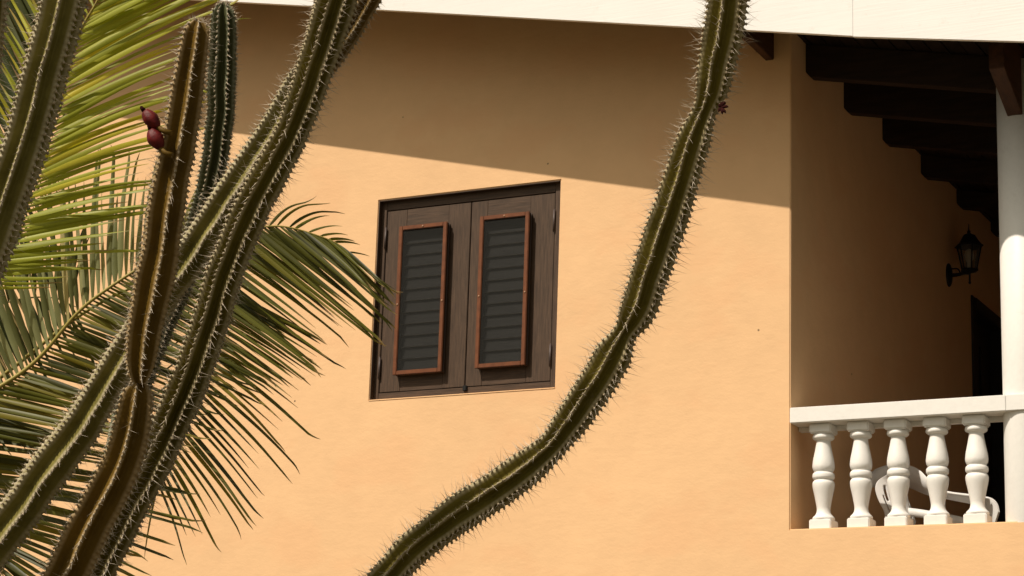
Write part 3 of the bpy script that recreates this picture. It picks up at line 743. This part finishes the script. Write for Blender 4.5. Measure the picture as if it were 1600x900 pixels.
# left cluster -----------------------------------------------------------------
bC = gp(-40, 1000, 5.4)
cacC = thing('columnar_cactus', 'spiny cactus clump with many crossing stems and two red fruits before the palm', 'cactus', bC, 'columnar cacti in front of the house')
S4 = [(148, 900, 62), (166, 860, 62), (197, 800, 62), (230, 740, 62), (258, 680, 62), (286, 620, 62), (309, 560, 61), (330, 500, 60), (347, 440, 60), (365, 395, 60), (384, 348, 60), (403, 308, 60), (420, 275, 60), (441, 235, 58), (464, 187, 58), (487, 125, 62), (507, 60, 66), (523, 10, 68), (536, -35, 68), (548, -80, 66)]
S4 = [(*q, 5.42) for q in S4]
pA = atd(100, 985, 5.42); pB = atd(60, 1080, 5.42)
make_stem('stem', cacC, S4, M['cactus'], nrib=8, seed=5, tail_pts=[(*bC, .055), (bC[0] + .03, bC[1], .8, .052), (*(.4 * bC + .6 * pB), .05), (*pB, .05), (*pA, .049)],
          lead_pts=[(*atd(565, -170, 5.42), .05), (*atd(580, -300, 5.42), .046)], tip_top=True, phase=math.radians(29), spine_len=.95, sd=.8, label='long diagonal stem rising to the eave board')
S6 = [(495, 125, 26, 5.50), (520, 92, 34, 5.50), (547, 52, 36, 5.52), (570, 12, 37, 5.52), (590, -25, 37, 5.53), (610, -70, 34, 5.53)]
make_stem('stem', cacC, S6, M['cactus_brown'], nrib=6, seed=11, tip_top=True, phase=math.radians(20), spine_len=.7, label='thin side branch behind the long stem near the eave')
S5 = [(-40, 895, 64), (5, 833, 65), (35, 792, 65), (64, 752, 65), (97, 706, 64), (130, 660, 61), (155, 620, 56), (188, 565, 54), (228, 505, 54), (265, 447, 54), (300, 395, 54), (335, 345, 54), (362, 302, 54), (392, 258, 52), (420, 215, 50), (445, 170, 46), (466, 125, 38), (478, 98, 22)]
S5 = [(q[0], q[1], q[2] * 1.08, 5.75) for q in S5]
pA = atd(-90, 965, 5.75); q0 = gp(-200, 1000, 5.75)
make_stem('stem', cacC, S5, M['cactus_pale'], nrib=6, seed=8, tail_pts=[(*bC, .06), (*(.5 * bC + .5 * pA), .055), (*pA, .054)], tip_top=True, phase=math.radians(14), spine_len=.75, label='pale ribbed stem crossing behind the others')
S3 = [(250, 520, 40), (280, 450, 40), (303, 380, 41), (317, 330, 42), (328, 290, 43), (337, 240, 44), (343, 187, 45), (347, 120, 46), (349, 60, 44), (349, 25, 40), (349, 2, 24)]
S3 = [(*q, 6.0) for q in S3]
make_stem('stem', cacC, S3, M['cactus_green'], nrib=8, seed=9, tail_pts=[(*bC, .05), (*(.5 * bC + .5 * atd(200, 640, 6.0)), .045), (*atd(200, 640, 6.0), .04)], tip_top=True, phase=math.radians(31), spine_len=.7, label='narrow green upright stem', spine_h=.8)
L2 = [(103, 900, 68), (133, 840, 67), (163, 782, 66), (188, 730, 64), (204, 680, 61), (212, 640, 56), (216, 612, 46), (217, 594, 28)]
L2 = [(q[0], q[1], q[2] * 1.12, 5.2) for q in L2]
pA = atd(66, 970, 5.2)
make_stem('stem', cacC, L2, M['cactus_brown'], nrib=6, seed=12, tail_pts=[(*bC, .06), (*(.5 * bC + .5 * pA), .056), (*pA, .054)], tip_top=True, phase=math.radians(5), spine_len=.9, label='brownish olive stem carrying the fruiting branch')
S2 = [(217, 598, 22), (217, 584, 36), (220, 560, 48), (228, 505, 56), (240, 445, 60), (251, 385, 58), (263, 305, 58), (273, 250, 56), (283, 200, 53), (291, 155, 50), (298, 110, 47), (304, 70, 44), (308, 46, 38), (310, 28, 24)]
S2 = [(q[0], q[1], q[2] * 1.12, 5.17) for q in S2]
st2, P2, *_ = make_stem('stem', cacC, S2, M['cactus_brown'], nrib=6, seed=14, tip_top=True, phase=math.radians(13), spine_len=.85, label='upright brownish branch bearing two red fruits', sd=.95)
def fruit(px, py, lx, lz_, ang, d, lab):
    p = atd(px, py, d); sc = d / FPX
    bm = bmesh.new(); bmesh.ops.create_uvsphere(bm, u_segments=20, v_segments=14, radius=1)
    for v in bm.verts:
        v.co *= 1 + .07 * math.sin(6 * math.atan2(v.co.y, v.co.x) + 1 + 2 * v.co.z) * (1 - v.co.z ** 2)
        v.co.x *= 1 - .18 * abs(v.co.z); v.co.y *= 1 - .18 * abs(v.co.z)
        if v.co.z > .85: v.co.z -= (v.co.z - .85) * 1.8
    mt = Matrix.Translation(Vector(p)) @ Matrix.Rotation(YAW, 4, 'Z') @ Matrix.Rotation(math.radians(ang), 4, 'Y') @ Matrix.Diagonal((lx * sc, lx * sc, lz_ * sc, 1))
    bmesh.ops.transform(bm, matrix=mt, verts=bm.verts); fo_ = obj('fruit', bm, M['fruit'], cacC, True, label=lab)
    e = mt @ Vector((0, 0, .93)); ax = (mt.to_3x3() @ Vector((0, 0, 1))).normalized()
    bm = bmesh.new(); tube(bm, [e, e + ax * .006, e + ax * .013 + Vector((.002, 0, -.002)), e + ax * .018 + Vector((.004, 0, -.005))], [.006, .0045, .004, .0015], 7); obj('dried_flower', bm, M['dry'], fo_)
    e = mt @ Vector((0, 0, -.9)); bm = bmesh.new(); tube(bm, [e, e - ax * .012 + Vector((.006, 0, 0)), e - ax * .02 + Vector((.02, .004, 0))], [.007, .006, .007], 7); obj('fruit_stalk', bm, M['cactus_brown'], fo_)
fruit(236, 186, 11.5, 20, -42, 5.13, 'dark shrivelled red fruit, upper')
fruit(243, 217, 12.5, 20, -30, 5.12, 'brighter red fruit, lower')

# far-left cactus --------------------------------------------------------------
b1 = gp(-230, 1000, 4.8)
cac1 = thing('columnar_cactus', 'close thick cactus stem leaning across the top left corner', 'cactus', b1, 'columnar cacti in front of the house')
S1 = [(-60, 500, 70), (-25, 410, 72), (5, 325, 73), (34, 240, 73), (52, 180, 73), (68, 120, 74), (84, 60, 74), (99, 0, 74), (112, -50, 74)]
S1 = [(*q, 4.8) for q in S1]
pA = atd(-100, 620, 4.8)
make_stem('stem', cac1, S1, M['cactus_pale'], nrib=7, seed=21, tail_pts=[(*b1, .06), (*(.5 * b1 + .5 * pA), .056), (*pA, .052)], lead_pts=[(*atd(135, -150, 4.8), .051), (*atd(150, -260, 4.8), .045)], tip_top=True, phase=math.radians(2), spine_len=.75, sd=.9)
S0 = [(-70, 300, 50), (-40, 180, 52), (-22, 90, 52), (-13, 20, 50), (-8, -50, 48)]
S0 = [(*q, 5.1) for q in S0]
make_stem('stem', cac1, S0, M['cactus'], nrib=6, seed=23, tail_pts=[(*b1, .05), (*(.5 * b1 + .5 * atd(-110, 430, 5.1)), .045), (*atd(-110, 430, 5.1), .04)], lead_pts=[(*atd(-6, -140, 5.1), .035)], tip_top=True, phase=math.radians(10), spine_len=.9)

# ================================================================ COCONUT PALM
CRN = (-230, 640)
pc = atd(*CRN, 9.6); base = np.array([pc[0] - .25, pc[1] + .2, 0])
palm = thing('palm_tree', 'green coconut palm with arching fronds at the left of the wall', 'palm tree', base)
bm = bmesh.new(); tp = catmull([base, base + (pc - base) * [.2, .2, .4], base + (pc - base) * [.6, .6, .75], pc - [0, 0, .05]], 12)
tube(bm, tp, [.15 - .05 * i / len(tp) + .006 * math.sin(i * 2.1) for i in range(len(tp))], 16); obj('trunk', bm, M['trunk'], palm)

class Acc:
    def __init__(s): s.V, s.F, s.al, s.lr = [], [], [], []
def leaflet_geom(pts, wid, roll, fold=.35, n=9, seedr=None):
    """pts: world polyline (catmull), wid: half width max (m)."""
    P = np.asarray(pts); n = len(P); V, al = [], []
    view = CR[:, 1]
    for i in range(n):
        t_ = i / (n - 1); tt = P[min(i + 1, n - 1)] - P[max(i - 1, 0)]; tt = tt / np.linalg.norm(tt)
        s_ = np.cross(tt, view); s_ /= np.linalg.norm(s_) + 1e-9; nn_ = np.cross(s_, tt)
        c, q = math.cos(roll + .3 * t_), math.sin(roll + .3 * t_); s2 = s_ * c + nn_ * q; n2 = np.cross(s2, tt)
        w_ = wid * min(1, .35 + t_ * 5) * (1 - max(0, t_ - .25) / .75) ** .75 + .0006
        V += [P[i] + s2 * w_ * .95 + n2 * w_ * fold, P[i], P[i] - s2 * w_ * .95 + n2 * w_ * fold]; al += [t_] * 3
    F = []
    for i in range(n - 1):
        a = i * 3; F += [[a, a + 1, a + 4, a + 3], [a + 1, a + 2, a + 5, a + 4]]
    return V, F, al
LEAFCOUNT = [0]
def frond(rpx, d0, keysR, keysL, nR, nL, material, seed, label, wid=.0115, individual=True, mat_l=None, wid_l=None, rr0=.013, depthcurve=None, dtip=.35, lead=None, t0=0.0, droop=1.0):
    """rpx: rachis pixels from crown to tip. keys: (t, angle deg, length px, bend deg) per side."""
    rg = random.Random(seed)
    P2 = catmull(np.array(rpx, float), 10); m_ = len(P2)
    dc = depthcurve or (lambda t_: d0)
    arc = np.r_[0, np.cumsum(np.linalg.norm(np.diff(P2, axis=0), axis=1))]; arc /= arc[-1]
    W3 = np.array([atd(*P2[i], dc(arc[i])) for i in range(m_)])
    bm = bmesh.new(); tube(bm, W3, [rr0 * (1 - .86 * arc[i]) for i in range(m_)], 8)
    fo = obj('frond', bm, M['rachis'], palm, True, label=label)
    acc = Acc()
    for keys, cnt, side in ((keysR, nR, 1), (keysL, nL, -1)):
        if not keys: continue
        K = np.array(keys, float); material_ = mat_l if (side < 0 and mat_l) else material; wid_ = wid_l if (side < 0 and wid_l) else wid
        for k in range(cnt):
            t_ = K[0, 0] + (K[-1, 0] - K[0, 0]) * (k + .5 + rg.uniform(-.2, .2)) / cnt
            ang, ln, bend = (np.interp(t_, K[:, 0], K[:, c]) for c in (1, 2, 3))
            ang += rg.gauss(0, .9); ln *= rg.uniform(.84, 1.06); bend += rg.gauss(0, 1.6)
            if side < 0 and seed == 2 and t_ > .70 and rg.random() < .42: continue
            p0 = np.array([np.interp(t_, arc, P2[:, 0]), np.interp(t_, arc, P2[:, 1])]); d1 = dc(t_)
            dd = rg.uniform(-1, 1) * dtip * .35 - dtip * .25 * side
            n = 9; pts = []; pp = p0.copy(); a = ang
            wob = rg.uniform(-1, 1) * 3
            for i in range(n):
                f = i / (n - 1); pts.append(atd(pp[0], pp[1], d1 + dd * f))
                a = ang + bend * f ** 1.6 + wob * math.sin(f * 5) * .6; pp = pp + ln / (n - 1) * np.array([math.cos(math.radians(a)), -math.sin(math.radians(a))])
            sgn = rg.choice((-1, 1))
            if rg.random() < .45:                       # thin dry thread curling off the tip
                for i in range(4):
                    a += rg.uniform(-5, 9) * sgn; pp = pp + 7 * np.array([math.cos(math.radians(a)), -math.sin(math.radians(a))]); pts.append(atd(pp[0], pp[1], d1 + dd))
            V, F, al = leaflet_geom(pts, wid_ * min(1, ln / 170) ** .6 * rg.uniform(.75, 1.2), rg.uniform(-.55, .55) + .15 * side, fold=rg.uniform(.25, .5))
            if individual and LEAFCOUNT[0] < 300:
                LEAFCOUNT[0] += 1
                npobj('leaflet', V, F, material_, fo, True, {'along': al})
            else:
                b0 = len(acc.V); acc.V += list(V); acc.F += [[q + b0 for q in f] for f in F]; acc.al += al; acc.lr += [rg.random()] * 0 + [((b0 * .37) % 1.0)] * len(V)
    if acc.V:
        o = npobj('leaflets', acc.V, acc.F, material, fo, True, {'along': acc.al, 'leafrand': acc.lr}); o['kind'] = 'stuff'
    return fo
# A: bright frond behind the top-left cactus
frond([CRN, (-110, 520), (-30, 425), (15, 390), (50, 290), (80, 200), (102, 120), (123, 53), (150, 5), (180, -50), (225, -120), (280, -190)], 9.0,
      [(.26, -2, 150, 6), (.36, 10, 190, -6), (.48, 24, 230, -14), (.58, 29, 250, -12), (.68, 30, 270, -8), (.80, 26, 270, -6), (.99, 30, 140, -5)],
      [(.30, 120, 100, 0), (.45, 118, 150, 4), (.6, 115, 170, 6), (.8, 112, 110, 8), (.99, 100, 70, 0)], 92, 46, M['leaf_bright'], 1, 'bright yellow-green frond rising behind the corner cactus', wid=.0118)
# B: long frond arching to the window
B_R = [CRN, (-110, 665), (0, 604), (60, 560), (120, 490), (170, 450), (230, 412), (300, 378), (360, 361), (417, 354), (449, 355), (487, 365), (527, 381), (560, 408), (590, 441)]
frond(B_R, 9.75,
      [(.12, -8, 250, -4), (.25, -12, 260, -6), (.34, -18, 260, -4), (.45, -24, 250, -2), (.55, -30, 260, -6), (.68, -37, 240, -2), (.76, -38, 235, -2), (.84, -39, 155, -5), (.91, -42, 85, -4), (.99, -44, 24, 10)],
      [(.14, 124, 190, -6), (.26, 118, 200, -6), (.34, 108, 220, -10), (.42, 97, 225, -6), (.48, 92, 190, -4), (.56, 88, 140, -10), (.70, 72, 60, -20), (.76, 66, 60, -30), (.82, 42, 62, -45), (.88, 10, 50, -30), (.95, -15, 35, -10)],
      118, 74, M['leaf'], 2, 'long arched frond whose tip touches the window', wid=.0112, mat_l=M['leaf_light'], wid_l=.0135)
# C: hanging frond behind the diagonal stem
frond([CRN, (-100, 655), (0, 590), (120, 496), (210, 448), (285, 432), (332, 450), (336, 500), (315, 570), (285, 650), (258, 715), (240, 765)], 9.9,
      [(.52, -20, 180, -8), (.60, -22, 185, -8), (.66, -26, 182, -8), (.73, -32, 172, -6), (.80, -41, 165, -6), (.9, -50, 150, -6), (.99, -68, 105, -6)],
      [(.6, -150, 60, -6), (.8, -130, 120, -6), (.99, -100, 100, 0)], 44, 14, M['leaf'], 3, 'drooping frond fanning out below the window side', wid=.0105)
# D: low frond whose leaflets cross the lower left
frond([CRN, (-150, 640), (-95, 680), (-62, 735), (-35, 795), (-10, 850), (8, 910)], 9.9,
      [(.15, -10, 230, -2), (.35, -8, 300, -3), (.55, -7, 310, -6), (.72, -14, 250, -8), (.85, -30, 160, -8), (.99, -50, 100, -6)],
      [(.3, -120, 120, 0), (.99, -110, 80, 0)], 40, 10, M['leaf'], 4, 'low frond with nearly level leaflets', individual=False, wid=.0125)
# E, F: shaded fronds behind
frond([CRN, (-150, 480), (-90, 330), (-50, 190), (-25, 60), (-10, -60), (0, -150)], 10.3,
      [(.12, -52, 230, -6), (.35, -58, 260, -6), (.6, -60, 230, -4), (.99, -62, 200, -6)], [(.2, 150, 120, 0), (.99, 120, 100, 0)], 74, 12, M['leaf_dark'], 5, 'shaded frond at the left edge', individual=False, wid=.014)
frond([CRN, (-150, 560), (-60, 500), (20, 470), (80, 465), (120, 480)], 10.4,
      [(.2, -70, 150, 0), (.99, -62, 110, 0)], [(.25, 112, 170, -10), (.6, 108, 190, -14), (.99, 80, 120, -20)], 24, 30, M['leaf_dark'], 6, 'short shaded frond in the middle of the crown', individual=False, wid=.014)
for q in (o for o in bpy.data.objects if '_org' in o): del q['_org']
print('leaflets', LEAFCOUNT, 'tris', sum(len(o.data.polygons) for o in bpy.data.objects if o.type == 'MESH'))
